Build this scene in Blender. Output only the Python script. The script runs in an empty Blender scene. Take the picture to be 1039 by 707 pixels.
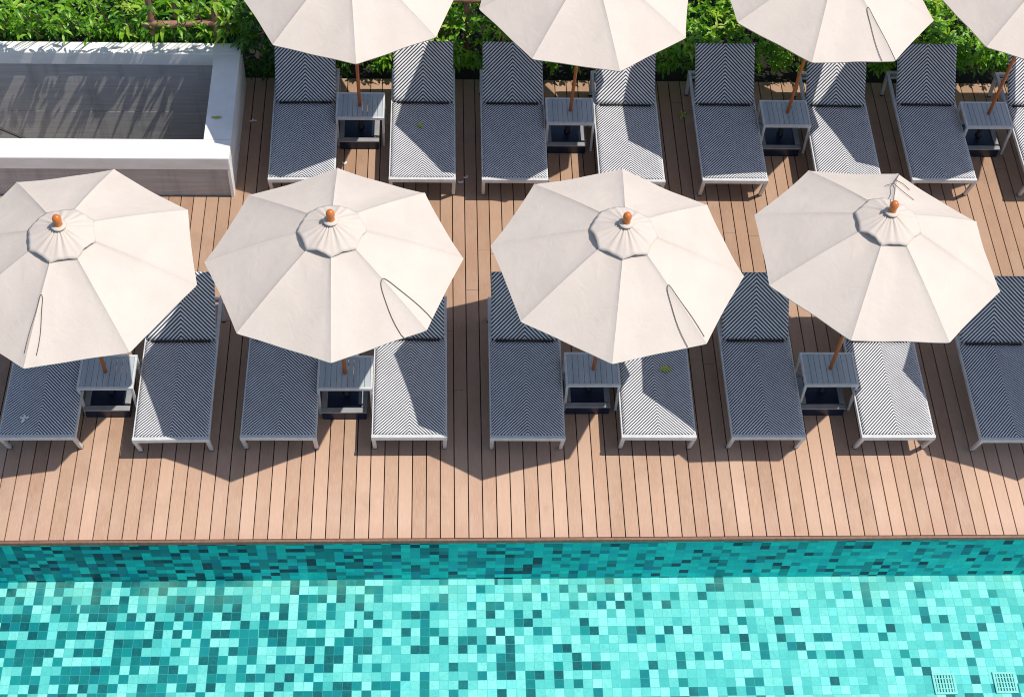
import bpy, bmesh, math, random
import numpy as np
from mathutils import Matrix, Vector

scene = bpy.context.scene
COL = scene.collection
random.seed(7)

# ------------------------------------------------------------------ helpers
class Nodes:
    def __init__(self, name):
        self.mat = bpy.data.materials.new(name)
        self.mat.use_nodes = True
        self.nt = self.mat.node_tree
        self.nt.nodes.clear()
        self.out = self.nt.nodes.new('ShaderNodeOutputMaterial')

    def n(self, t, **kw):
        nd = self.nt.nodes.new(t)
        for k, v in kw.items():
            setattr(nd, k, v)
        return nd

    def put(self, sock, v):
        if v is None:
            return
        if hasattr(v, 'is_output'):
            self.nt.links.new(v, sock)
        else:
            sock.default_value = v

    def math(self, op, a, b=None, c=None, clamp=False):
        nd = self.n('ShaderNodeMath', operation=op)
        nd.use_clamp = clamp
        for i, v in enumerate((a, b, c)):
            self.put(nd.inputs[i], v)
        return nd.outputs[0]

    def noise(self, vec, scale, detail=3.0, rough=0.55, dist=0.0):
        nd = self.n('ShaderNodeTexNoise')
        self.put(nd.inputs['Vector'], vec)
        nd.inputs['Scale'].default_value = scale
        nd.inputs['Detail'].default_value = detail
        nd.inputs['Roughness'].default_value = rough
        nd.inputs['Distortion'].default_value = dist
        return nd.outputs['Fac']

    def ramp(self, fac, stops, interp='LINEAR'):
        nd = self.n('ShaderNodeValToRGB')
        nd.color_ramp.interpolation = interp
        els = nd.color_ramp.elements
        while len(els) < len(stops):
            els.new(0.5)
        for e, (p, c) in zip(els, stops):
            e.position = p
            e.color = (*c, 1)
        self.put(nd.inputs[0], fac)
        return nd.outputs[0]

    def mix(self, fac, a, b, blend='MIX'):
        nd = self.n('ShaderNodeMix', data_type='RGBA', blend_type=blend)
        self.put(nd.inputs[0], fac)
        for i, v in ((6, a), (7, b)):
            if isinstance(v, tuple) and len(v) == 3:
                v = (*v, 1)
            self.put(nd.inputs[i], v)
        return nd.outputs[2]

    def coord(self, which='Object'):
        return self.n('ShaderNodeTexCoord').outputs[which]

    def scaled(self, vec, s):
        nd = self.n('ShaderNodeMapping')
        self.put(nd.inputs['Vector'], vec)
        nd.inputs['Scale'].default_value = s
        return nd.outputs[0]

    def sep(self, vec):
        nd = self.n('ShaderNodeSeparateXYZ')
        self.put(nd.inputs[0], vec)
        return nd.outputs

    def comb(self, x, y, z):
        nd = self.n('ShaderNodeCombineXYZ')
        for i, v in enumerate((x, y, z)):
            self.put(nd.inputs[i], v)
        return nd.outputs[0]

    def white(self, vec):
        nd = self.n('ShaderNodeTexWhiteNoise', noise_dimensions='3D')
        self.put(nd.inputs['Vector'], vec)
        return nd.outputs['Value']

    def bump(self, h, strength=0.3, dist=0.01):
        nd = self.n('ShaderNodeBump')
        nd.inputs['Strength'].default_value = strength
        nd.inputs['Distance'].default_value = dist
        self.put(nd.inputs['Height'], h)
        return nd.outputs[0]

    def bsdf(self, color, rough=0.6, normal=None, metallic=0.0, spec=0.5):
        b = self.n('ShaderNodeBsdfPrincipled')
        if isinstance(color, tuple) and len(color) == 3:
            color = (*color, 1)
        self.put(b.inputs['Base Color'], color)
        self.put(b.inputs['Roughness'], rough)
        self.put(b.inputs['Normal'], normal)
        b.inputs['Metallic'].default_value = metallic
        b.inputs['Specular IOR Level'].default_value = spec
        self.nt.links.new(b.outputs[0], self.out.inputs['Surface'])
        return b


class MB:
    """collects shapes into one bmesh"""
    def __init__(self):
        self.bm = bmesh.new()

    def box(self, x0, x1, y0, y1, z0, z1, bev=0.0):
        vs = [self.bm.verts.new((x, y, z)) for x in (x0, x1) for y in (y0, y1) for z in (z0, z1)]
        idx = [(0, 1, 3, 2), (4, 6, 7, 5), (0, 4, 5, 1), (2, 3, 7, 6), (0, 2, 6, 4), (1, 5, 7, 3)]
        fs = [self.bm.faces.new([vs[i] for i in f]) for f in idx]
        if bev:
            es = list({e for f in fs for e in f.edges})
            bmesh.ops.bevel(self.bm, geom=es, offset=bev, segments=2, profile=0.6, affect='EDGES')
        return self

    def bar(self, a, b, w, d=None, bev=0.0, up=(0, 0, 1)):
        """square bar from a to b"""
        a, b = Vector(a), Vector(b)
        d = w if d is None else d
        t = (b - a).normalized()
        u = Vector(up)
        if abs(t.dot(u)) > 0.95:
            u = Vector((0, 1, 0))
        s = t.cross(u).normalized()
        v = s.cross(t).normalized()
        vs = []
        for p in (a, b):
            for i, j in ((-1, -1), (1, -1), (1, 1), (-1, 1)):
                vs.append(self.bm.verts.new(p + s * (i * w / 2) + v * (j * d / 2)))
        fs = [self.bm.faces.new([vs[i] for i in f]) for f in
              ((3, 2, 1, 0), (4, 5, 6, 7), (0, 1, 5, 4), (1, 2, 6, 5), (2, 3, 7, 6), (3, 0, 4, 7))]
        if bev:
            es = list({e for f in fs for e in f.edges})
            bmesh.ops.bevel(self.bm, geom=es, offset=bev, segments=2, profile=0.6, affect='EDGES')
        return self

    def tube(self, pts, radii, seg=10, cap=True):
        pts = [Vector(p) for p in pts]
        if not hasattr(radii, '__len__'):
            radii = [radii] * len(pts)
        rings = []
        ref = None
        for i, p in enumerate(pts):
            t = (pts[min(i + 1, len(pts) - 1)] - pts[max(i - 1, 0)]).normalized()
            if ref is None:
                ref = Vector((1, 0, 0)) if abs(t.x) < 0.9 else Vector((0, 1, 0))
            s = (ref - t * ref.dot(t)).normalized()
            ref = s
            v = t.cross(s)
            rings.append([self.bm.verts.new(p + (s * math.cos(k * 2 * math.pi / seg) + v * math.sin(k * 2 * math.pi / seg)) * radii[i]) for k in range(seg)])
        for r0, r1 in zip(rings, rings[1:]):
            for k in range(seg):
                f = self.bm.faces.new((r0[k], r0[(k + 1) % seg], r1[(k + 1) % seg], r1[k]))
                f.smooth = True
        if cap:
            self.bm.faces.new(list(reversed(rings[0])))
            self.bm.faces.new(rings[-1])
        return self

    def lathe(self, prof, seg=20):
        """profile of (radius, z) from bottom to top round the z axis"""
        rings = []
        for r, z in prof:
            rings.append([self.bm.verts.new((r * math.cos(k * 2 * math.pi / seg), r * math.sin(k * 2 * math.pi / seg), z)) for k in range(seg)])
        for r0, r1 in zip(rings, rings[1:]):
            for k in range(seg):
                f = self.bm.faces.new((r0[k], r0[(k + 1) % seg], r1[(k + 1) % seg], r1[k]))
                f.smooth = True
        self.bm.faces.new(list(reversed(rings[0])))
        self.bm.faces.new(rings[-1])
        return self

    def mesh(self, name, mat):
        me = bpy.data.meshes.new(name)
        bmesh.ops.recalc_face_normals(self.bm, faces=self.bm.faces[:])
        self.bm.to_mesh(me)
        self.bm.free()
        if mat:
            me.materials.append(mat)
        return me


def obj(name, me, parent=None, loc=(0, 0, 0), rot=None):
    o = bpy.data.objects.new(name, me)
    COL.objects.link(o)
    o.location = loc
    if rot is not None:
        o.rotation_euler = rot
    if parent is not None:
        o.parent = parent
    return o


def tag(o, label=None, cat=None, group=None, kind=None):
    if label:
        o['label'] = label
    if cat:
        o['category'] = cat
    if group:
        o['group'] = group
    if kind:
        o['kind'] = kind
    return o


def empty(name, loc, rz=0.0):
    e = bpy.data.objects.new(name, None)
    e.empty_display_size = 0.2
    COL.objects.link(e)
    e.location = loc
    e.rotation_euler = (0, 0, rz)
    return e


def pymesh(name, verts, faces, mat, smooth=False):
    me = bpy.data.meshes.new(name)
    me.from_pydata(verts, [], faces)
    me.materials.append(mat)
    if smooth:
        me.polygons.foreach_set('use_smooth', [True] * len(me.polygons))
    me.update()
    return me


# ------------------------------------------------------------------ materials
DECK_P = 0.1305          # board pitch
DECK_X0 = 0.0115          # board grid offset

def mat_deck():
    m = Nodes('deck_wood')
    p = m.sep(m.coord())
    ix = m.math('FLOOR', m.math('DIVIDE', m.math('SUBTRACT', p[0], DECK_X0), DECK_P))
    r1 = m.white(m.comb(ix, 3.0, 0.0))
    r2 = m.white(m.comb(ix, 11.0, 0.0))
    shifted = m.comb(m.math('ADD', p[0], m.math('MULTIPLY', r1, 7.0)), m.math('ADD', p[1], m.math('MULTIPLY', r2, 30.0)), p[2])
    grain = m.noise(m.scaled(shifted, (60, 2.2, 10)), 1.0, 5, 0.6, 0.4)
    fine = m.noise(m.scaled(shifted, (210, 9, 10)), 1.0, 3, 0.6)
    blot = m.noise(m.scaled(shifted, (3.0, 1.3, 1)), 1.0, 4, 0.6)
    stain = m.noise(m.coord(), 1.7, 5, 0.65)
    base = m.ramp(r1, [(0.0, (0.33, 0.190, 0.120)), (0.2, (0.48, 0.300, 0.195)), (0.45, (0.40, 0.252, 0.158)), (0.75, (0.57, 0.375, 0.258)), (1.0, (0.44, 0.270, 0.185))])
    c = m.mix(m.math('MULTIPLY', grain, 0.55), base, (0.35, 0.215, 0.155))
    c = m.mix(m.ramp(fine, [(0.45, (0, 0, 0)), (0.75, (0.5, 0.5, 0.5))]), c, (0.60, 0.42, 0.315))
    c = m.mix(m.ramp(blot, [(0.4, (0, 0, 0)), (0.7, (0.45, 0.45, 0.45))]), c, (0.57, 0.405, 0.31))
    c = m.mix(m.ramp(stain, [(0.55, (0, 0, 0)), (0.72, (0.28, 0.28, 0.28))]), c, (0.24, 0.155, 0.11))
    back_tone = m.n('ShaderNodeMapRange')  # boards turn darker and browner away from the pool
    m.put(back_tone.inputs['Value'], m.math('ADD', p[1], m.math('MULTIPLY', m.math('SUBTRACT', blot, 0.5), 1.2)))
    back_tone.inputs['From Min'].default_value = 7.3
    back_tone.inputs['From Max'].default_value = 8.7
    c = m.mix(m.math('MULTIPLY', back_tone.outputs[0], 0.85), c, (0.70, 0.66, 0.60), 'MULTIPLY')
    damp = m.n('ShaderNodeMapRange')
    m.put(damp.inputs['Value'], m.math('ADD', p[1], m.math('MULTIPLY', m.math('SUBTRACT', stain, 0.5), 0.35)))
    damp.inputs['From Min'].default_value = 6.80
    damp.inputs['From Max'].default_value = 6.98
    damp.inputs['To Min'].default_value = 0.35
    damp.inputs['To Max'].default_value = 0.0
    c = m.mix(damp.outputs[0], c, (0.42, 0.235, 0.165))
    h = m.math('ADD', m.math('MULTIPLY', grain, 0.6), m.math('MULTIPLY', fine, 0.5))
    m.bsdf(c, 0.62, m.bump(h, 0.25, 0.002), spec=0.3)
    return m.mat


def mat_wood_plain(name, c0, c1, rough=0.4):
    m = Nodes(name)
    v = m.coord()
    g = m.noise(m.scaled(v, (25, 25, 3)), 1.0, 4, 0.6, 0.6)
    m.bsdf(m.ramp(g, [(0.3, c0), (0.7, c1)]), rough, m.bump(g, 0.15, 0.002))
    return m.mat


def mat_canopy():
    m = Nodes('canopy_fabric')
    v = m.coord()
    p = m.sep(v)
    weave = m.math('MULTIPLY', m.math('SINE', m.math('MULTIPLY', p[0], 900.0)), m.math('SINE', m.math('MULTIPLY', p[1], 900.0)))
    big = m.noise(v, 2.2, 4, 0.6)
    wr = m.noise(m.scaled(v, (1, 1, 1)), 7.0, 3, 0.55, 0.8)
    dirt = m.noise(v, 5.5, 6, 0.7)
    c = m.ramp(big, [(0.3, (0.55, 0.475, 0.412)), (0.7, (0.595, 0.520, 0.455))])
    c = m.mix(m.ramp(dirt, [(0.5, (0, 0, 0)), (0.75, (0.35, 0.35, 0.35))]), c, (0.50, 0.445, 0.39))
    h = m.math('ADD', m.math('MULTIPLY', wr, 1.0), m.math('MULTIPLY', weave, 0.02))
    b = m.bsdf(c, 0.85, m.bump(h, 0.26, 0.02), spec=0.15)
    # thin acrylic cloth lets a little light through
    tr = m.n('ShaderNodeBsdfTranslucent')
    m.put(tr.inputs['Color'], c)
    mx = m.n('ShaderNodeMixShader')
    mx.inputs[0].default_value = 0.05
    m.nt.links.new(b.outputs[0], mx.inputs[1])
    m.nt.links.new(tr.outputs[0], mx.inputs[2])
    m.nt.links.new(mx.outputs[0], m.out.inputs['Surface'])
    return m.mat


def mat_chevron(name, pitch, slope, duty=0.52):
    m = Nodes(name)
    v = m.coord()
    p = m.sep(v)
    wob = m.math('MULTIPLY', m.math('SUBTRACT', m.noise(v, 14.0, 2), 0.5), 0.0035)
    t = m.math('ADD', p[1], m.math('MULTIPLY', m.math('ABSOLUTE', p[0]), slope))
    t = m.math('DIVIDE', m.math('ADD', t, wob), pitch)
    f = m.math('FRACT', t)
    tri = m.math('ABSOLUTE', m.math('SUBTRACT', f, 0.5))          # 0 .. 0.5
    w = m.ramp(tri, [(duty / 2 - 0.03, (1, 1, 1)), (duty / 2 + 0.03, (0, 0, 0))])
    # single strands of the weave
    strand = m.math('SINE', m.math('MULTIPLY', m.math('ADD', p[0], m.math('MULTIPLY', p[1], 0.0)), 2 * math.pi / 0.0085))
    strand2 = m.math('SINE', m.math('MULTIPLY', p[1], 2 * math.pi / 0.0085))
    dirt = m.noise(v, 6.0, 5, 0.65)
    cw = m.ramp(dirt, [(0.3, (0.62, 0.615, 0.61)), (0.7, (0.74, 0.735, 0.73))])
    cd = m.ramp(dirt, [(0.3, (0.020, 0.021, 0.030)), (0.7, (0.036, 0.038, 0.052))])
    c = m.mix(w, cd, cw)
    c = m.mix(m.math('MULTIPLY_ADD', strand, 0.03, 0.03), c, (0.10, 0.10, 0.11))
    h = m.math('ADD', m.math('MULTIPLY', strand, 0.5), m.math('ADD', m.math('MULTIPLY', strand2, 0.5), m.math('MULTIPLY', w, 0.6)))
    m.bsdf(c, 0.55, m.bump(h, 0.3, 0.002), spec=0.35)
    return m.mat


def mat_metal_paint(name, c, rough=0.4, var=0.12):
    m = Nodes(name)
    v = m.coord()
    d = m.noise(v, 9.0, 5, 0.65)
    dk = tuple(x * (1 - var * 2) for x in c)
    m.bsdf(m.ramp(d, [(0.3, dk), (0.65, c)]), rough, m.bump(d, 0.05, 0.003))
    return m.mat


def mat_slats():
    m = Nodes('table_slat_paint')
    v = m.coord()
    p = m.sep(v)
    r = m.white(m.comb(m.math('FLOOR', m.math('DIVIDE', p[0], 0.054)), 2.0, 0.0))
    g = m.noise(m.scaled(v, (40, 4, 4)), 1.0, 4, 0.6)
    c = m.ramp(r, [(0, (0.33, 0.37, 0.385)), (1, (0.43, 0.47, 0.485))])
    c = m.mix(m.math('MULTIPLY', g, 0.35), c, (0.26, 0.26, 0.26))
    m.bsdf(c, 0.55, m.bump(g, 0.1, 0.002), spec=0.4)
    return m.mat


def mat_white_wall():
    m = Nodes('white_painted_render')
    v = m.coord()
    d = m.noise(m.scaled(v, (2.0, 2.0, 6.0)), 1.2, 6, 0.65)
    f = m.noise(v, 60.0, 3, 0.6)
    c = m.ramp(d, [(0.25, (0.66, 0.63, 0.59)), (0.6, (0.79, 0.77, 0.74))])
    m.bsdf(c, 0.75, m.bump(f, 0.15, 0.003), spec=0.25)
    return m.mat


def mat_grey_wall():
    m = Nodes('weathered_grey_render')
    v = m.coord()
    lines = m.noise(m.scaled(v, (0.7, 0.7, 22.0)), 1.6, 5, 0.65)
    run = m.noise(m.scaled(v, (9.0, 9.0, 0.7)), 1.0, 4, 0.6)
    f = m.noise(v, 45.0, 4, 0.6)
    c = m.ramp(lines, [(0.3, (0.36, 0.34, 0.325)), (0.55, (0.46, 0.44, 0.42)), (0.75, (0.56, 0.535, 0.515))])
    c = m.mix(m.ramp(run, [(0.5, (0, 0, 0)), (0.8, (0.5, 0.5, 0.5))]), c, (0.19, 0.18, 0.17))
    h = m.math('ADD', m.math('MULTIPLY', lines, 0.8), m.math('MULTIPLY', f, 0.4))
    m.bsdf(c, 0.85, m.bump(h, 0.4, 0.006), spec=0.2)
    return m.mat


def mat_tiles(name, ax, tx, ty, seed, wall=False):
    """mosaic tiles; ax picks the two coordinates used"""
    m = Nodes(name)
    p = m.sep(m.coord())
    u, w = p[ax[0]], p[ax[1]]
    un = m.math('DIVIDE', u, tx)
    wn = m.math('DIVIDE', w, ty)
    iu, iw = m.math('FLOOR', un), m.math('FLOOR', wn)
    r = m.white(m.comb(iu, iw, seed))
    r2 = m.white(m.comb(iu, iw, seed + 5.3))
    r3 = m.white(m.comb(iu, iw, seed + 9.1))
    # the tilers mixed in more dark tiles towards the left end of the pool
    left = m.n('ShaderNodeMapRange')
    m.put(left.inputs['Value'], u)
    left.inputs['From Min'].default_value = -3.4
    left.inputs['From Max'].default_value = 2.4
    left.inputs['To Min'].default_value = 0.52 if not wall else 0.62
    left.inputs['To Max'].default_value = 0.14 if not wall else 0.30
    share = m.math('ADD', left.outputs[0], m.math('MULTIPLY', m.math('SUBTRACT', m.noise(m.comb(iu, iw, 0.0), 0.17, 1), 0.5), 0.05))
    dark = m.math('LESS_THAN', r, share)
    light = m.ramp(r2, [(0.0, (0.11, 0.41, 0.39)), (0.18, (0.17, 0.50, 0.47)), (0.45, (0.27, 0.58, 0.54)), (0.65, (0.38, 0.66, 0.61)), (0.9, (0.54, 0.75, 0.69)), (1.0, (0.20, 0.58, 0.57))])
    mid = m.ramp(r2, [(0.0, (0.0005, 0.062, 0.078)), (0.32, (0.0005, 0.105, 0.112)), (0.42, (0.001, 0.175, 0.170)), (0.8, (0.001, 0.165, 0.195)), (1.0, (0.004, 0.235, 0.22))])
    if wall:
        light = m.ramp(r2, [(0.0, (0.001, 0.46, 0.56)), (0.4, (0.001, 0.54, 0.56)), (0.8, (0.003, 0.62, 0.63)), (1.0, (0.03, 0.70, 0.68))])
        mid = m.ramp(r2, [(0.0, (0.001, 0.022, 0.06)), (0.22, (0.001, 0.05, 0.09)), (0.3, (0.001, 0.18, 0.23)), (0.8, (0.001, 0.31, 0.33)), (1.0, (0.001, 0.22, 0.38))])
    c = m.mix(dark, light, mid)
    # stone marbling inside each tile
    off = m.comb(m.math('ADD', u, m.math('MULTIPLY', r3, 13.0)), m.math('ADD', w, m.math('MULTIPLY', r2, 17.0)), r)
    marb = m.noise(off, 26.0, 5, 0.65, 1.2)
    c = m.mix(m.ramp(marb, [(0.45, (0, 0, 0)), (0.8, (0.42, 0.42, 0.42))]), c, (0.03, 0.27, 0.26) if not wall else (0.004, 0.18, 0.19))
    c = m.mix(m.ramp(marb, [(0.2, (0.13, 0.13, 0.13)), (0.42, (0, 0, 0))]), c, (0.52, 0.78, 0.70) if not wall else (0.02, 0.40, 0.38))
    big = m.noise(m.comb(u, w, 0.0), 1.1, 4, 0.6)
    c = m.mix(m.ramp(big, [(0.45, (0, 0, 0)), (0.8, (0.26, 0.26, 0.26))]), c, (0.08, 0.42, 0.42) if not wall else (0.003, 0.25, 0.30))
    if not wall:      # patchy yellowish tint in the first rows beside the wall
        near = m.n('ShaderNodeMapRange')
        m.put(near.inputs['Value'], w)
        near.inputs['From Min'].default_value = 6.42
        near.inputs['From Max'].default_value = 6.84
        patch = m.noise(m.comb(u, w, 0.0), 2.6, 4, 0.65)
        c = m.mix(m.math('MULTIPLY', m.math('MULTIPLY', near.outputs[0], m.ramp(patch, [(0.40, (0, 0, 0)), (0.65, (1, 1, 1))])), 0.30), c, (0.48, 0.54, 0.36))
    # grout
    fu, fw = m.math('FRACT', un), m.math('FRACT', wn)
    eu = m.math('MULTIPLY', m.math('MINIMUM', fu, m.math('SUBTRACT', 1.0, fu)), tx)
    ew = m.math('MULTIPLY', m.math('MINIMUM', fw, m.math('SUBTRACT', 1.0, fw)), ty)
    e = m.math('MINIMUM', eu, ew)
    gr = m.ramp(m.math('MULTIPLY', e, 100.0), [(0.13, (1, 1, 1)), (0.24, (0, 0, 0))])
    c = m.mix(m.math('MULTIPLY', gr, 0.75 if not wall else 0.2), c, (0.10, 0.36, 0.34) if not wall else (0.005, 0.16, 0.17))
    m.bsdf(c, 0.45, m.bump(m.math('MULTIPLY', gr, -1.0), 0.2, 0.002), spec=0.3 if not wall else 0.12)
    return m.mat


def mat_water():
    m = Nodes('clear_pool_water')
    v = m.coord()
    big = m.noise(v, 1.3, 3, 0.5, 0.5)
    small = m.noise(v, 7.0, 3, 0.5, 0.8)
    h = m.math('ADD', m.math('MULTIPLY', big, 1.0), m.math('MULTIPLY', small, 0.3))
    nrm = m.bump(h, 0.25, 0.02)
    tr = m.n('ShaderNodeBsdfTransparent')
    tr.inputs['Color'].default_value = (0.70, 0.98, 0.985, 1)
    gl = m.n('ShaderNodeBsdfGlossy')
    gl.inputs['Roughness'].default_value = 0.02
    m.put(gl.inputs['Normal'], nrm)
    fr = m.n('ShaderNodeFresnel')
    fr.inputs['IOR'].default_value = 1.33
    m.put(fr.inputs['Normal'], nrm)
    mx = m.n('ShaderNodeMixShader')
    m.put(mx.inputs[0], fr.outputs[0])
    m.nt.links.new(tr.outputs[0], mx.inputs[1])
    m.nt.links.new(gl.outputs[0], mx.inputs[2])
    m.nt.links.new(mx.outputs[0], m.out.inputs['Surface'])
    return m.mat


def mat_leaf(name, stops, trans=0.36):
    m = Nodes(name)
    at = m.n('ShaderNodeAttribute', attribute_name='tone')
    c = m.ramp(at.outputs['Fac'], stops)
    vein = m.noise(m.coord(), 60.0, 2, 0.5)
    c = m.mix(m.math('MULTIPLY', vein, 0.25), c, (0.03, 0.07, 0.012))
    b = m.bsdf(c, 0.38, None, spec=0.5)
    tr = m.n('ShaderNodeBsdfTranslucent')
    m.put(tr.inputs['Color'], m.mix(1.0, c, (1.0, 1.25, 0.55), 'MULTIPLY'))
    mx = m.n('ShaderNodeMixShader')
    mx.inputs[0].default_value = trans
    m.nt.links.new(b.outputs[0], mx.inputs[1])
    m.nt.links.new(tr.outputs[0], mx.inputs[2])
    m.nt.links.new(mx.outputs[0], m.out.inputs['Surface'])
    return m.mat


def mat_plain(name, c, rough=0.7, var=0.25, scale=8.0):
    m = Nodes(name)
    d = m.noise(m.coord(), scale, 5, 0.65)
    lo = tuple(x * (1 - var) for x in c)
    m.bsdf(m.ramp(d, [(0.3, lo), (0.7, c)]), rough, m.bump(d, 0.2, 0.004))
    return m.mat


M = dict(
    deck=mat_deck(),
    fascia=mat_wood_plain('edge_board_wood', (0.16, 0.075, 0.045), (0.24, 0.12, 0.075), 0.6),
    canopy=mat_canopy(),
    pole=mat_wood_plain('varnished_wood', (0.40, 0.100, 0.022), (0.56, 0.165, 0.038), 0.32),
    finial=mat_wood_plain('finial_wood', (0.46, 0.115, 0.02), (0.60, 0.18, 0.035), 0.3),
    weave=mat_chevron('chevron_seat_weave', 0.0338, 1.08),
    weave_back=mat_chevron('chevron_back_weave', 0.0395, 1.0),
    alu=mat_metal_paint('pale_grey_metal', (0.60, 0.595, 0.58), 0.42),
    slat=mat_slats(),
    black=mat_plain('black_rubber', (0.014, 0.014, 0.017), 0.6),
    navy=mat_plain('navy_stone', (0.008, 0.016, 0.040), 0.35),
    plate=mat_metal_paint('base_plate_grey', (0.30, 0.295, 0.29), 0.5),
    cord=mat_plain('brown_cord', (0.13, 0.105, 0.09), 0.8),
    white=mat_white_wall(),
    grey=mat_grey_wall(),
    trellis=mat_plain('rustic_brown_wood', (0.40, 0.215, 0.135), 0.8, 0.6, 14.0),
    soil=mat_plain('dark_soil', (0.016, 0.012, 0.008), 0.95, 0.5, 20.0),
    under=mat_plain('deck_underside', (0.03, 0.022, 0.018), 0.9),
    ground=mat_plain('dry_ground', (0.16, 0.13, 0.10), 0.95, 0.4, 1.5),
    rod=mat_plain('black_steel', (0.015, 0.014, 0.014), 0.4),
    floor=mat_tiles('pool_floor_mosaic', (0, 1), 0.088, 0.088, 1.0),
    poolwall=mat_tiles('pool_wall_mosaic', (0, 2), 0.088, 0.0655, 4.0, wall=True),
    water=mat_water(),
    grate=mat_plain('white_plastic', (0.42, 0.62, 0.58), 0.5, 0.15),
    stem=mat_plain('bark', (0.10, 0.07, 0.045), 0.9),
    petal=mat_plain('white_petal', (0.80, 0.78, 0.74), 0.6, 0.1),
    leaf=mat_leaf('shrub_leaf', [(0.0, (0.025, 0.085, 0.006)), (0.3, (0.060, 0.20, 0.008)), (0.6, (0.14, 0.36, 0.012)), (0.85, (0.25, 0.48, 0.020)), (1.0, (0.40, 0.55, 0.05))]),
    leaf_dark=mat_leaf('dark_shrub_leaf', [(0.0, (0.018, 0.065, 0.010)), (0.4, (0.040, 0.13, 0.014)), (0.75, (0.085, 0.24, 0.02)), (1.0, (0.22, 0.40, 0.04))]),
    fallen=mat_plain('yellow_green_leaf', (0.42, 0.47, 0.06), 0.6, 0.4, 30.0),
)

# ------------------------------------------------------------------ camera
RM = Matrix(((0.99886704, 0.00004298, -0.04758813),
             (-0.02807244, 0.80800519, -0.5885062),
             (0.03842616, 0.58917536, 0.80709096)))
camd = bpy.data.cameras.new('camera')
cam = bpy.data.objects.new('camera', camd)
COL.objects.link(cam)
cam.matrix_world = Matrix.Translation((0, 0, 12.29804)) @ RM.to_4x4()
camd.sensor_fit = 'HORIZONTAL'
camd.sensor_width = 36.0
camd.lens = 1553.7465 / 1039 * 36.0
camd.clip_end = 2000
scene.camera = cam

# ------------------------------------------------------------------ light
SUN = Vector((0.505, -0.060, 1.0)).normalized()
world = bpy.data.worlds.new('World')
scene.world = world
world.use_nodes = True
wn = world.node_tree
bg = wn.nodes['Background']
sky = wn.nodes.new('ShaderNodeTexSky')
sky.sky_type = 'NISHITA'
sky.sun_disc = False
sky.sun_elevation = math.asin(SUN.z)
sky.sun_rotation = math.atan2(SUN.x, SUN.y)
wn.links.new(sky.outputs[0], bg.inputs[0])
bg.inputs[1].default_value = 0.135
ld = bpy.data.lights.new('sun', 'SUN')
ld.energy = 4.3
ld.angle = math.radians(0.5)
ld.color = (1.0, 0.955, 0.885)
lo = bpy.data.objects.new('sun', ld)
COL.objects.link(lo)
lo.rotation_euler = (-SUN).to_track_quat('-Z', 'Y').to_euler()
lo.location = SUN * 40
scene.view_settings.view_transform = 'Standard'
scene.view_settings.look = 'None'
scene.view_settings.exposure = 0.15
scene.view_settings.gamma = 1.0
scene.cycles.filter_width = 1.05
scene.cycles.max_bounces = 10
scene.cycles.transparent_max_bounces = 12

# ------------------------------------------------------------------ the setting
EDGE = 6.835            # front end of the deck boards
WELL_X, WELL_Y0, WELL_Y1 = -2.165, 10.95, 12.67
DECK_BACK = 12.76
FLOOR_Z, WATER_Z = -0.815, -0.085

g = MB()
g.box(-400, 400, -400, 400, -2.6, -2.4)
tag(obj('ground', g.mesh('ground', M['ground'])), kind='structure')

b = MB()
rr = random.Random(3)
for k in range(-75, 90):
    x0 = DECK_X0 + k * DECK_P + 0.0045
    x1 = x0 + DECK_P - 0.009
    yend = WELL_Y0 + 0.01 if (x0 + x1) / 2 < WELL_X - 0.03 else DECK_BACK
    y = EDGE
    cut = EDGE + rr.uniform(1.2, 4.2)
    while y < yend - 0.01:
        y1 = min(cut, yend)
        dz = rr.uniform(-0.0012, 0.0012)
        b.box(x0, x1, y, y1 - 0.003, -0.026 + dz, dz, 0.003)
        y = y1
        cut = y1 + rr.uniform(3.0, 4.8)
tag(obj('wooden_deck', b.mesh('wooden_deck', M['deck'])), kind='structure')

b = MB()
b.box(-9.6, 11.6, EDGE + 0.02, WELL_Y0 + 0.02, -0.33, -0.032)
b.box(WELL_X - 0.05, 11.6, WELL_Y0 + 0.021, DECK_BACK + 0.02, -0.33, -0.033)
tag(obj('deck_underside', b.mesh('deck_underside', M['under'])), kind='structure')

b = MB()
b.box(-9.6, 11.6, EDGE - 0.028, EDGE - 0.003, -0.058, -0.004, 0.004)
tag(obj('deck_edge', b.mesh('deck_edge', M['fascia'])), kind='structure')

b = MB()
b.box(-9.6, 11.6, -6, EDGE + 0.35, FLOOR_Z - 0.2, FLOOR_Z)
tag(obj('pool_floor', b.mesh('pool_floor', M['floor'])), kind='structure')
b = MB()
b.box(-9.6, 11.6, EDGE + 0.004, EDGE + 0.3, FLOOR_Z - 0.05, -0.036)
tag(obj('pool_wall', b.mesh('pool_wall', M['poolwall'])), kind='structure')
b = MB()
nx, ny = 2, 2
me = pymesh('water', [(-9.6, -6, WATER_Z), (11.6, -6, WATER_Z), (11.6, EDGE + 0.003, WATER_Z), (-9.6, EDGE + 0.003, WATER_Z)], [(0, 1, 2, 3)], M['water'])
tag(obj('water', me), kind='structure')

b = MB()
b.box(-9.6, 11.6, WELL_Y1 + 0.03, 17.5, -0.4, -0.045)
tag(obj('planting_soil', b.mesh('planting_soil', M['soil'])), kind='structure')

# ------------------------------------------------------------------ sunken stairwell with white parapet, left
root = empty('stairwell_parapet', (WELL_X - 2.4, WELL_Y0, 0))
tag(root, 'white low parapet with grey inner walls round the sunken stairwell', 'low wall')
inv = -Vector(root.location)
XL, IX, IY0, IY1, RZ = -7.6, -2.447, 11.222, 12.497, 0.60

def part(name, mb, mat, parent, off=inv):
    return obj(name, mb.mesh(name, mat), parent, off)

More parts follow.
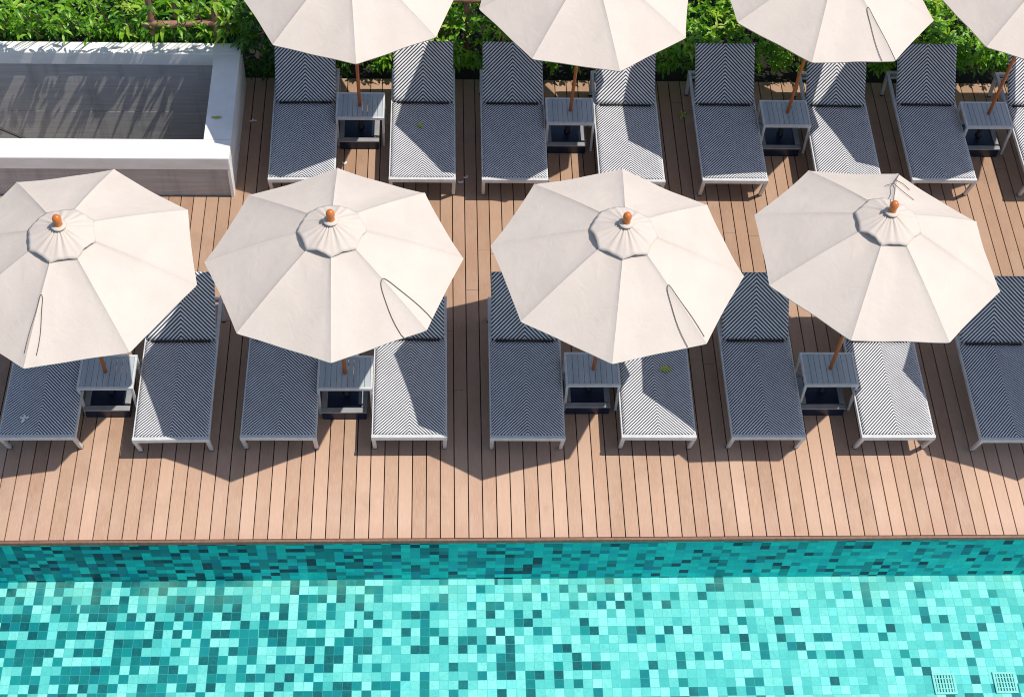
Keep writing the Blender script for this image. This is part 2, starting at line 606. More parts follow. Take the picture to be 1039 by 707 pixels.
b = MB()
b.box(XL, WELL_X, WELL_Y0, IY0, RZ - 0.175, RZ, 0.012)
b.box(XL, WELL_X, IY1, WELL_Y1, RZ - 0.175, RZ, 0.012)
b.box(IX, WELL_X - 0.001, IY0 + 0.001, IY1 - 0.001, RZ - 0.175, RZ - 0.001, 0.003)
part('coping', b, M['white'], root)
b = MB()
b.box(WELL_X - 0.18, WELL_X - 0.004, WELL_Y0 + 0.06, WELL_Y1 - 0.004, -0.03, RZ - 0.177)
b.box(WELL_X - 0.035, WELL_X - 0.004, WELL_Y0 + 0.004, WELL_Y0 + 0.0598, -0.03, RZ - 0.177)
part('end_wall', b, M['white'], root)
b = MB()
b.box(XL, WELL_X - 0.037, WELL_Y0 + 0.030, WELL_Y0 + 0.058, -0.03, RZ - 0.178)
b.box(XL, WELL_X - 0.182, WELL_Y0 + 0.0585, IY0 - 0.02, -2.3, RZ - 0.178)
def battered(z0, z1, y0, y1, yb):  # tilt added to the back wall so it catches more sun
    vs = [b.bm.verts.new(p) for p in ((XL, y0, z0), (WELL_X - 0.182, y0, z0), (WELL_X - 0.182, y1, z1), (XL, y1, z1),
                                      (XL, yb, z0), (WELL_X - 0.182, yb, z0), (WELL_X - 0.182, yb, z1), (XL, yb, z1))]
    for f in ((0, 1, 2, 3), (5, 4, 7, 6), (3, 2, 6, 7), (1, 0, 4, 5), (0, 3, 7, 4), (2, 1, 5, 6)):
        b.bm.faces.new([vs[i] for i in f])
battered(-0.27, RZ - 0.178, IY1 - 0.018, IY1 + 0.022, WELL_Y1 - 0.02)
battered(-2.3, -0.273, IY1 - 0.125, IY1 - 0.021, WELL_Y1 - 0.02)
b.box(IX + 0.02, WELL_X - 0.184, IY0 - 0.018, IY1 + 0.02, -2.3, RZ - 0.18)
part('inner_wall', b, M['grey'], root)
# steps at the foot of the well
b = MB()
for i in range(9):
    x0 = -5.55 + i * 0.29
    zt = -0.45 - (i + 1) * 0.18
    b.box(x0, x0 + 0.288, IY0 + 0.02, IY1 - 0.14, zt - 0.6, zt, 0.006)
b.box(-7.5, -5.552, IY0 + 0.02, IY1 - 0.14, -1.2, -0.45)
part('steps', b, M['grey'], root)
b = MB()
b.tube([(-6.1, 12.18, 0.57), (-5.15, 12.16, -0.05), (-3.9, 12.12, -0.84), (-3.4, 12.1, -1.15)], 0.014, 10)
for x, z in ((-4.62, -0.385), (-3.75, -0.935)):
    b.tube([(x - 0.02, 12.14, z), (x + 0.02, 12.14, z - 0.025)], 0.024, 10)
part('handrail', b, M['rod'], root)

# ------------------------------------------------------------------ sun loungers
W2 = 0.34
SEAT_L, BACK_Y, BACK_Z, ZS, FR_L = 1.124, 0.489, 0.446, 0.352, 1.66

def slab(w, l, t, nxs, nys, sag, mat, name):
    """woven sling: a thin cushion-like slab in local xy, edges rolled over the rails"""
    b = MB()
    bm = b.bm
    top, bot = [], []
    for j in range(nys + 1):
        rt, rb = [], []
        for i in range(nxs + 1):
            u, v = i / nxs * 2 - 1, j / nys
            edge = max(abs(u), 0)
            z = -sag * (1 - u * u) * (4 * v * (1 - v)) ** 0.5 - (0.008 if edge > 0.97 else 0)
            rt.append(bm.verts.new((u * w / 2, v * l, z)))
            rb.append(bm.verts.new((u * w / 2, v * l, z - t)))
        top.append(rt); bot.append(rb)
    for j in range(nys):
        for i in range(nxs):
            bm.faces.new((top[j][i], top[j][i + 1], top[j + 1][i + 1], top[j + 1][i])).smooth = True
            bm.faces.new((bot[j][i], bot[j + 1][i], bot[j + 1][i + 1], bot[j][i + 1])).smooth = True
    for i in range(nxs):
        bm.faces.new((top[0][i + 1], top[0][i], bot[0][i], bot[0][i + 1]))
        bm.faces.new((top[nys][i], top[nys][i + 1], bot[nys][i + 1], bot[nys][i]))
    for j in range(nys):
        bm.faces.new((top[j][0], top[j + 1][0], bot[j + 1][0], bot[j][0]))
        bm.faces.new((top[j + 1][nxs], top[j][nxs], bot[j][nxs], bot[j + 1][nxs]))
    return b.mesh(name, mat)

back_ang = math.atan2(BACK_Z, BACK_Y)
back_len = math.hypot(BACK_Z, BACK_Y)
L_MESH = {}
L_MESH['seat'] = slab(2 * W2 - 0.012, SEAT_L - 0.035, 0.022, 24, 16, 0.006, M['weave'], 'seat')
L_MESH['backrest'] = slab(2 * W2 - 0.03, back_len - 0.01, 0.026, 24, 12, 0.008, M['weave_back'], 'backrest')
fb = MB()
for s in (-1, 1):
    fb.bar((s * (W2 - 0.006), 0.036, ZS - 0.036), (s * (W2 - 0.006), FR_L - 0.03, ZS - 0.036), 0.032, 0.046, 0.004)
fb.bar((-W2 - 0.012, 0.016, ZS - 0.030), (W2 + 0.012, 0.016, ZS - 0.030), 0.036, 0.05, 0.004)
fb.bar((-W2 - 0.012, FR_L - 0.012, ZS - 0.036), (W2 + 0.012, FR_L - 0.012, ZS - 0.036), 0.034, 0.044, 0.004)
fb.bar((-W2 + 0.012, 0.55, ZS - 0.046), (W2 - 0.012, 0.55, ZS - 0.046), 0.03, 0.02, 0.003)
fb.bar((-W2 + 0.012, SEAT_L - 0.02, ZS - 0.040), (W2 - 0.012, SEAT_L - 0.02, ZS - 0.040), 0.03, 0.03, 0.003)
L_MESH['frame'] = fb.mesh('frame', M['alu'])

def leg_mesh(s, front):
    b = MB()
    x = s * (W2 - 0.008)
    if front:
        b.bar((x, 0.018, ZS - 0.056), (s * (W2 - 0.012), 0.105, 0.012), 0.036, 0.03, 0.003, up=(0, 1, 0))
    else:
        b.bar((x, FR_L - 0.014, ZS - 0.059), (x, FR_L - 0.035, 0.012), 0.036, 0.03, 0.003, up=(0, 1, 0))
    return b.mesh('leg', M['alu'])

def foot_mesh(s, front):
    b = MB()
    x, y = s * (W2 - 0.012 if front else W2 - 0.008), (0.108 if front else FR_L - 0.036)
    b.box(x - 0.02, x + 0.02, y - 0.018, y + 0.018, 0.0, 0.0115, 0.002)
    return b.mesh('foot_cap', M['black'])

L_MESH['legs'] = [(leg_mesh(s, f), foot_mesh(s, f)) for s in (-1, 1) for f in (True, False)]
hb = MB()
hb.tube([(-0.285, SEAT_L - 0.010, ZS + 0.005), (0.285, SEAT_L - 0.010, ZS + 0.005)], 0.007, 10)
for i in range(20):
    x = -0.27 + i * 0.54 / 19
    hb.box(x - 0.0055, x + 0.0055, SEAT_L - 0.024, SEAT_L + 0.004, ZS - 0.004, ZS + 0.0115, 0.002)
L_MESH['hinge'] = hb.mesh('hinge', M['black'])
pb = MB()
mid = Vector((0, SEAT_L + 0.62 * BACK_Y, ZS + 0.62 * BACK_Z - 0.045))
for s in (-1, 1):
    pb.bar((s * 0.24, mid.y, mid.z), (s * 0.24, SEAT_L + 0.45, ZS - 0.03), 0.022, 0.022, 0.002)
pb.bar((-0.28, mid.y, mid.z), (0.28, mid.y, mid.z), 0.022, 0.022, 0.002)
pb.bar((-0.31, SEAT_L + 0.45, ZS - 0.036), (0.31, SEAT_L + 0.45, ZS - 0.036), 0.022, 0.022, 0.002)
L_MESH['prop'] = pb.mesh('back_prop', M['alu'])
bfm = MB()
for s in (-1, 1):
    bfm.bar((s * (W2 - 0.026), 0.0, -0.034), (s * (W2 - 0.026), back_len - 0.015, -0.034), 0.026, 0.014, 0.002)
bfm.bar((-W2 + 0.04, back_len - 0.022, -0.034), (W2 - 0.04, back_len - 0.022, -0.034), 0.026, 0.014, 0.002)
L_MESH['bframe'] = bfm.mesh('backrest_frame', M['alu'])


def lounger(x, y, rz, label, group):
    r = empty('sun_lounger', (x, y, 0), rz)
    tag(r, label, 'sun lounger', group)
    obj('frame', L_MESH['frame'], r)
    obj('seat', L_MESH['seat'], r, (0, 0.034, ZS))
    br = obj('backrest', L_MESH['backrest'], r, (0, SEAT_L + 0.004, ZS + 0.006), (back_ang, 0, 0))
    obj('backrest_frame', L_MESH['bframe'], br)
    obj('hinge', L_MESH['hinge'], r)
    obj('back_prop', L_MESH['prop'], r)
    for lm, fm in L_MESH['legs']:
        l = obj('leg', lm, r)
        obj('foot_cap', fm, l)
    return r

GA, GB = 'loungers in the row beside the pool', 'loungers in the row before the hedge'
ROW_A = [
    (-3.680, 7.710, 0.003, 'lounger with a white flower on its seat, cut off by the left edge'),
    (-2.462, 7.680, 0.010, 'poolside lounger right of the table under the leftmost front parasol'),
    (-1.482, 7.701, -0.006, 'poolside lounger left of the table under the front parasol with the widest cord loop'),
    (-0.275, 7.699, 0.000, 'poolside lounger right of the table under the front parasol with the widest cord loop'),
    (0.823, 7.687, -0.006, 'fully shaded poolside lounger left of the third front table from the left'),
    (2.050, 7.690, -0.010, 'poolside lounger with a yellow-green leaf lying on its half-lit seat'),
    (3.085, 7.690, -0.003, 'poolside lounger left of the table with the most slanted front pole'),
    (4.314, 7.683, 0.000, 'poolside lounger right of the table with the most slanted front pole'),
    (5.440, 7.650, -0.004, 'rightmost poolside lounger, its right side cut off by the picture edge'),
]
ROW_B = [
    (-1.435, 10.898, 0.012, 'back row lounger nearest the white parapet'),
    (-0.176, 10.908, -0.002, 'back row lounger with a small yellow leaf on its seat'),
    (0.800, 10.907, -0.002, 'third back row lounger from the white parapet, left of the second back table'),
    (2.038, 10.893, -0.004, 'fourth back row lounger from the white parapet, right of the second back table'),
    (3.139, 10.913, -0.002, 'back row lounger beside the fallen leaf spray on the deck'),
    (4.366, 10.905, -0.012, 'sixth back row lounger from the white parapet, right of the third back table'),
    (5.393, 10.935, -0.004, 'seventh back row lounger from the white parapet, left of the last back table'),
    (6.650, 10.925, 0.000, 'rightmost back row lounger, mostly outside the picture edge'),
]
for x, y, rz, lab in ROW_A:
    lounger(x, y, rz, lab, GA)
for x, y, rz, lab in ROW_B:
    lounger(x, y, rz, lab, GB)

# ------------------------------------------------------------------ side tables (origin: front left corner)
TW, TD, TH = 0.522, 0.387, 0.437
tb = MB()
n = 9
for i in range(n):
    x0 = 0.022 + i * (TW - 0.044) / n
    tb.box(x0 + 0.001, x0 + (TW - 0.044) / n - 0.0025, 0.022, TD - 0.022, TH - 0.014, TH - 0.003 - 0.0006 * (i % 2), 0.0015)
T_TOP = tb.mesh('slatted_top', M['slat'])
tb = MB()
for y0, y1 in ((0, 0.022), (TD - 0.022, TD)):
    tb.box(0, TW, y0, y1, TH - 0.035, TH, 0.003)
for x0, x1 in ((0, 0.022), (TW - 0.022, TW)):
    tb.box(x0, x1, 0.0225, TD - 0.0225, TH - 0.035, TH - 0.0005, 0.003)
tb.box(0.024, TW - 0.024, TD / 2 - 0.12, TD / 2 - 0.09, TH - 0.035, TH - 0.017)
tb.box(0.024, TW - 0.024, TD / 2 + 0.09, TD / 2 + 0.12, TH - 0.035, TH - 0.017)
T_FRAME = tb.mesh('frame', M['alu'])
T_LEGS = []
for x in (0.0135, TW - 0.0135):
    for y in (0.0135, TD - 0.0135):
        T_LEGS.append(MB().box(x - 0.0125, x + 0.0125, y - 0.0125, y + 0.0125, 0.0, TH - 0.036, 0.002).mesh('leg', M['alu']))

GT = 'slatted side tables with parasol holes'
TABLES = [
    (-3.370, 8.190, 0.0, 'grey slatted side table under the leftmost front parasol'),
    (-1.146, 8.181, 0.0, 'grey slatted side table under the front parasol with the widest cord loop'),
    (1.198, 8.219, 0.0, 'grey slatted side table beside the lounger carrying a yellow-green leaf'),
    (3.480, 8.217, 0.0, 'grey slatted side table pierced by the most slanted front pole'),
    (-1.110, 11.706, 0.0, 'back row grey side table nearest the white parapet'),
    (1.157, 11.648, 0.0, 'second back row grey side table from the white parapet'),
    (3.515, 11.636, 0.0, 'third back row grey side table from the white parapet'),
    (5.749, 11.635, 0.0, 'rightmost back row grey side table, by the last slanted pole'),
]
for x, y, rz, lab in TABLES:
    r = empty('side_table', (x, y, 0), rz)
    tag(r, lab, 'side table', GT)
    obj('slatted_top', T_TOP, r)
    obj('frame', T_FRAME, r)
    for lm in T_LEGS:
        obj('leg', lm, r)

# ------------------------------------------------------------------ parasols
RR, HR, RISE = 1.112, 2.036, 0.475       # rim radius, rim height along the pole, rim to crown
SL = RISE / RR

def canopy_z(r, a, sag=0.022):
    """height of the cloth above the crown-less rim plane at polar (r, a); a=0 on a rib"""
    k = math.pi / 4
    a = a % k
    rib = abs(a - k / 2) / (k / 2)             # 1 on the ribs, 0 mid panel
    # r is the distance measured along the chord-normalised radius (rim = RR on the ribs)
    return RISE * (1 - r / RR) + 0.022 * math.sin(math.pi * r / RR) - sag * (1 - rib ** 2) * (r / RR) * (1.15 - r / RR) * 2.6

def canopy_point(t, a):
    """t 0..1 along rib; rim edge is a straight chord between ribs"""
    k = math.pi / 4
    am = (a % k) - k / 2
    rad = RR * t * math.cos(k / 2) / math.cos(am)
    # slightly scalloped hem
    rad *= 1 - 0.010 * (1 - (abs(am) / (k / 2)) ** 2) * t
    return rad * math.cos(a), rad * math.sin(a), canopy_z(RR * t, a)

A0 = math.pi / 2     # a rib points along +y

def make_canopy(seed):
    rnd = random.Random(seed)
    b = MB(); bm = b.bm
    NT, NA = 26, 12
    FS = [0.0, 0.024] + [0.1 * q for q in range(1, 10)] + [0.976]
    t0 = 0.16
    ph = [rnd.uniform(0, 6.28) for _ in range(8)]
    am_ = [rnd.uniform(0.4, 1.0) for _ in range(8)]
    rings = []
    for i in range(NT + 1):
        t = t0 + (1 - t0) * i / NT
        ring = []
        for s in range(8):
            for j in range(NA):
                f = FS[j]
                x, y, z = canopy_point(t, (s + f) * math.pi / 4)
                ca, sa = math.cos(A0), math.sin(A0)
                # faint pull creases running out from the ribs and along the hem
                z += 0.006 * am_[s] * math.sin(ph[s] + f * 9 + t * 5) * math.sin(math.pi * f) * t
                z += 0.006 * am_[s] * math.sin(ph[s] * 2 + t * 17 - f * 4) * math.sin(math.pi * f) * (1 - t) 
                # stitched seam stands proud along each rib
                if j == 0:
                    z += 0.0055
                ring.append(bm.verts.new((x * ca - y * sa, x * sa + y * ca, z)))
        rings.append(ring)
    hem = []
    for v in rings[-1]:
        hem.append(bm.verts.new((v.co.x * 0.995, v.co.y * 0.995, v.co.z - 0.013)))
    rings.append(hem)
    m = 8 * NA
    for r0, r1 in zip(rings, rings[1:]):
        for j in range(m):
            f = bm.faces.new((r0[j], r1[j], r1[(j + 1) % m], r0[(j + 1) % m]))
            f.smooth = True
    for s in range(8):            # sharp fold on the ribs
        for r0, r1 in zip(rings, rings[1:]):
            e = bm.edges.get((r0[s * NA], r1[s * NA]))
            if e: e.smooth = False
    for j in range(m):
        e = bm.edges.get((rings[-2][j], rings[-2][(j + 1) % m]))
        if e: e.smooth = False
    return b.mesh('canopy', M['canopy'])

def make_vent(seed):
    rnd = random.Random(seed)
    b = MB(); bm = b.bm
    NA, NT = 10, 10
    RV = 0.298
    rings = []
    lift = [rnd.uniform(0.0, 1.0) for _ in range(8)]
    ph = [rnd.uniform(0, 6.28) for _ in range(8)]
    for i in range(NT + 1):
        t = 0.09 + 0.91 * i / NT
        ring = []
        for s in range(8):
            for j in range(NA):
                f = j / NA
                am = (f - 0.5) * math.pi / 4
                rad = RV * t * math.cos(math.pi / 8) / math.cos(am)
                rad *= 1 - 0.03 * (1 - (2 * f - 1) ** 2) * t
                a = A0 + (s + f) * math.pi / 4
                z = RISE * (1 - RV * t / RR) + 0.022 * math.sin(math.pi * RV * t / RR) + 0.037
                z -= 0.010 * t + 0.012 * t * t
                z += (0.010 + 0.026 * lift[s]) * math.sin(math.pi * f) * t * t           # hem gapes between ribs
                z += 0.016 * math.sin(ph[s] + f * (13 + 5 * lift[s])) * math.sin(math.pi * f) * (0.35 + 0.65 * (1 - t)) * min(1, 3 * t)
                ring.append(bm.verts.new((rad * math.cos(a), rad * math.sin(a), z)))
        rings.append(ring)
    hem = [bm.verts.new((v.co.x * 0.99, v.co.y * 0.99, v.co.z - 0.012)) for v in rings[-1]]
    rings.append(hem)
    m = 8 * NA
    for r0, r1 in zip(rings, rings[1:]):
        for j in range(m):
            bm.faces.new((r0[j], r1[j], r1[(j + 1) % m], r0[(j + 1) % m])).smooth = True
    for s in range(8):
        for r0, r1 in zip(rings, rings[1:]):
            e = bm.edges.get((r0[s * NA], r1[s * NA]))
            if e: e.smooth = False
    return b.mesh('vent_cap', M['canopy'])

CANOPIES = [make_canopy(i) for i in range(4)]
VENTS = [make_vent(20 + i) for i in range(4)]
ZC = HR
P_POLE = MB().tube([(0, 0, 0.10), (0, 0, 1.2), (0, 0, HR + RISE + 0.02)], 0.0185, 16).mesh('pole', M['pole'])
P_FIN = MB().lathe([(0.018, 0.0), (0.034, 0.006), (0.038, 0.022), (0.034, 0.040), (0.031, 0.052), (0.035, 0.068), (0.038, 0.088), (0.035, 0.112), (0.024, 0.130), (0.008, 0.138)], 20).mesh('finial', M['finial'])
P_COLLAR = MB().lathe([(0.062, 0.0), (0.066, 0.006), (0.060, 0.014), (0.030, 0.022)], 20).mesh('collar', M['canopy'])
P_HUB = MB().lathe([(0.020, -0.05), (0.052, -0.046), (0.055, 0.0), (0.048, 0.03), (0.020, 0.034)], 20).mesh('hub', M['finial'])
P_RUN = MB().lathe([(0.0195, -0.06), (0.048, -0.056), (0.050, 0.0), (0.042, 0.03), (0.0195, 0.034)], 20).mesh('runner', M['finial'])
P_RIBS = []
for s in range(8):
    a = A0 + s * math.pi / 4
    d = Vector((math.cos(a), math.sin(a), 0))
    b = MB()
    b.bar(d * 0.05 + Vector((0, 0, HR + RISE - 0.045)), d * (RR * 0.985) + Vector((0, 0, HR - 0.018)), 0.018, 0.024, 0.002)
    rib = b.mesh('rib', M['pole'])
    b = MB()
    b.bar(d * 0.045 + Vector((0, 0, HR - 0.12)), d * 0.56 + Vector((0, 0, HR + RISE * 0.48 - 0.03)), 0.014, 0.018, 0.002)
    P_RIBS.append((rib, b.mesh('strut', M['pole'])))
b = MB()
BX0, BX1, BY0, BY1 = -0.235, 0.200, -0.235, 0.205
b.box(BX0, BX1, BY0, BY0 + 0.055, 0.118, 0.135, 0.004)
b.box(BX0, BX1, BY1 - 0.055, BY1, 0.118, 0.135, 0.004)
b.box(BX1 - 0.055, BX1, BY0 + 0.063, BY1 - 0.063, 0.118, 0.135, 0.004)
b.box(BX0, BX0 + 0.055, BY0 + 0.063, BY1 - 0.063, 0.118, 0.135, 0.004)
P_PLATE = b.mesh('base_rim', M['plate'])
b = MB()
b.box(BX0 + 0.008, BX1 - 0.008, BY0 + 0.008, BY1 - 0.008, 0.0, 0.117, 0.008)
P_SLAB = b.mesh('weight_block', M['navy'])
P_SOCKET = MB().lathe([(0.038, 0.118), (0.038, 0.125), (0.027, 0.13), (0.026, 0.30)], 16).mesh('socket', M['black'])


def cord_mesh(rib, r0, r1, wa, wb, lean=0.0, open_end=True):
    """loop of tie cord lying over the seam of a rib, measured from crown to hem"""
    pts = []
    N = 22
    for i in range(N + 1):
        u = i / N * 2 - 1                       # -1..1 round the loop
        s = math.cos(u * math.pi / 2) ** 0.85 if abs(u) < 1 else 0.0
        r = r1 + (r0 - r1) * s
        w = (wa if u < 0 else wb) * math.sin(u * math.pi / 2) * (0.45 + 0.55 * abs(u))
        w += lean * (r - r0) + 0.004 * math.sin(9 * u)
        a = rib * math.pi / 4 + w / max(r, 0.1)
        t = r / (RR * math.cos(math.pi / 8) / math.cos(((a) % (math.pi / 4)) - math.pi / 8))
        x, y, z = canopy_point(min(t, 1.004), a)
        pts.append((-y, x, z + 0.009))
    return MB().tube(pts, 0.0031, 6).mesh('tie_cord', M['cord'])

GU1, GU2 = 'cream parasols in the row beside the pool', 'cream parasols in the row before the hedge'

def parasol(i, foot, t, rot, label, group, cord=None, wires=False):
    r = empty('parasol', (foot[0], foot[1], 0))
    tag(r, label, 'parasol', group)
    t = Vector(t).normalized()
    ex = Vector((0, 1, 0)).cross(t).normalized()
    ey = t.cross(ex)
    R = Matrix((ex, ey, t)).transposed().to_4x4()
    spin = R @ Matrix.Rotation(rot, 4, 'Z')

    def up(name, me, m=spin, z=0.0, parent=r):
        o = obj(name, me, parent)
        if parent is r:
            o.matrix_local = m @ Matrix.Translation((0, 0, z))
        else:
            o.matrix_local = Matrix.Translation((0, 0, z))
        return o
    up('pole', P_POLE, R)
    c = up('canopy', CANOPIES[i % 4], spin, ZC)
    up('vent_cap', VENTS[(i * 3 + 1) % 4], parent=c)
    up('collar', P_COLLAR, parent=c, z=RISE + 0.028)
    up('finial', P_FIN, R, HR + RISE + 0.018)
    up('hub', P_HUB, spin, HR + RISE - 0.05)
    up('runner', P_RUN, spin, HR - 0.11)
    for rm, sm in P_RIBS:
        rb = up('rib', rm)
        up('strut', sm, parent=rb)
    if cord:
        up('tie_cord', cord_mesh(*cord), parent=c)
    if wires:
        b = MB()
        def on(tt, aa, up_):
            x, y, z = canopy_point(tt, aa)
            return (-y, x, z + up_)
        b.tube([on(0.11, 0.03, 0.075), on(0.27, 0.04, 0.07), on(0.45, 0.02, 0.045), on(0.62, 0.05, 0.03), on(0.80, 0.01, 0.022), on(0.985, -0.01, 0.010)], 0.0034, 6)
        b.tube([on(0.64, 0.14, 0.014), on(0.66, 0.04, 0.030), on(0.60, -0.10, 0.016), on(0.60, -0.30, 0.010)], 0.0032, 6)
        b.tube([on(0.78, 0.02, 0.02), on(0.79, -0.07, 0.014), on(0.77, -0.16, 0.010)], 0.0032, 6)
        o = obj('wire', b.mesh('wire', M['cord']), c)
    bp = obj('weight_block', P_SLAB, r)
    obj('rim', P_PLATE, bp)
    obj('socket', P_SOCKET, bp)
    return r

# rib numbers run counter-clockwise from the one that points away from the pool
parasol(0, (-3.1209, 8.3822), (-0.0069, -0.0045, 1.0), -0.209,
        'leftmost front row parasol, cream with a short cord loop near its lower tip', GU1, (4, 0.55, 1.00, 0.02, 0.075, 0.0))
parasol(1, (-0.8839, 8.3524), (-0.0077, 0.033, 0.9994), 0.016,
        'cream front row parasol with the widest dark cord loop on its lower right seam', GU1, (5, 0.60, 1.125, 0.20, 0.12, 0.0))
parasol(2, (1.4463, 8.4077), (0.0505, 0.0063, 0.9987), -0.109,
        'cream front row parasol with a narrow cord loop, third from the left edge', GU1, (5, 0.58, 1.06, 0.125, 0.045, -0.06))
parasol(3, (3.7308, 8.3841), (0.0551, 0.0717, 0.9959), -0.378,
        'cream front row parasol with thin wires trailing from its finial', GU1, None, True)
parasol(4, (6.40, 8.40), (0.03, 0.0, 1.0), 0.05,
        'cream front row parasol just beyond the right picture edge, casting its shadow in', GU1)
parasol(5, (-0.851, 11.8867), (-0.0097, 0.0189, 0.9998), 0.074,
        'back row cream parasol nearest the white parapet, on the upright pole', GU2)
parasol(6, (1.4088, 11.8414), (0.032, 0.0063, 0.9995), 0.238,
        'second back row cream parasol from the white parapet', GU2, (6, 0.62, 1.05, 0.06, 0.08, 0.0))
parasol(7, (3.772, 11.8178), (0.0646, 0.0473, 0.9968), -0.283,
        'back row cream parasol with a dark cord loop near its lower edge', GU2, (5, 0.57, 1.12, 0.10, 0.03, -0.05))
parasol(8, (6.005, 11.826), (0.060, 0.030, 0.9975), 0.02,
        'rightmost back row cream parasol, cut off by the top right corner', GU2)

# ------------------------------------------------------------------ hedge of shrubs
def leaf_cloud(rng, shoots, dirs, nleaf, size, wid, droop, tone0):
    """whorls of pointed leaves: returns vertex and face arrays and a tone per leaf"""
    n = len(shoots)
    P = np.repeat(shoots, nleaf, axis=0)
    D = np.repeat(dirs, nleaf, axis=0)
    N = n * nleaf
    # frame round each shoot axis
    ref = np.tile(np.array([0.37, 0.53, 0.76]), (N, 1))
    S = np.cross(D, ref); S /= np.linalg.norm(S, axis=1)[:, None]
    T = np.cross(D, S)
    k = np.tile(np.arange(nleaf), n)
    az = k * 2.39996 + rng.uniform(0, 6.28, n).repeat(nleaf) + rng.normal(0, 0.45, N)
    el = rng.uniform(-0.1, 1.3, N)
    out = S * np.cos(az)[:, None] + T * np.sin(az)[:, None]
    L = out * np.cos(el)[:, None] + D * np.sin(el)[:, None]
    ln = size * rng.uniform(0.6, 1.3, N)
    wd = ln * wid * rng.uniform(0.8, 1.25, N)
    side = np.cross(L, D); nrm = np.linalg.norm(side, axis=1)[:, None]
    side = side / np.maximum(nrm, 1e-4)
    nor = np.cross(side, L)
    P = P + D * (rng.uniform(-0.09, 0.02, N))[:, None]
    dr = np.array([0, 0, -1.0]) * (droop * ln * rng.uniform(0.3, 1.6, N))[:, None]
    a = P
    b0 = P + L * (0.40 * ln)[:, None] + dr * 0.16
    c0 = P + L * (0.74 * ln)[:, None] + dr * 0.5
    tip = P + L * ln[:, None] + dr
    fold = nor * (0.16 * wd)[:, None]
    sb = side * (0.5 * wd)[:, None]
    sc = side * (0.36 * wd)[:, None]
    V = np.stack([a, b0 - sb + fold, b0, b0 + sb + fold, c0 - sc + fold, c0, c0 + sc + fold, tip], axis=1)
    F = [(0, 2, 1), (0, 3, 2), (1, 2, 5, 4), (2, 3, 6, 5), (4, 5, 7), (5, 6, 7)]
    tone = np.clip(np.repeat(rng.normal(tone0, 0.17, n), nleaf) + rng.normal(0, 0.10, N), 0, 1)
    return V, F, tone

def leaves_mesh(name, parts, mat):
    vs, faces, tones = [], [], []
    off = 0
    for V, F, tone in parts:
        N = len(V)
        vs.append(V.reshape(-1, 3))
        base = off + np.arange(N) * 8
        for i in range(N):
            bb = int(base[i])
            for f in F:
                faces.append(tuple(bb + q for q in f))
        tones.append(np.repeat(tone, 8))
        off += N * 8
    me = bpy.data.meshes.new(name)
    me.from_pydata(np.concatenate(vs).tolist(), [], faces)
    at = me.attributes.new('tone', 'FLOAT', 'POINT')
    at.data.foreach_set('value', np.concatenate(tones).astype(np.float32))
    me.materials.append(mat)
    me.polygons.foreach_set('use_smooth', [True] * len(me.polygons))
    me.update()
    return me

GH = 'shrubs of the hedge behind the loungers'

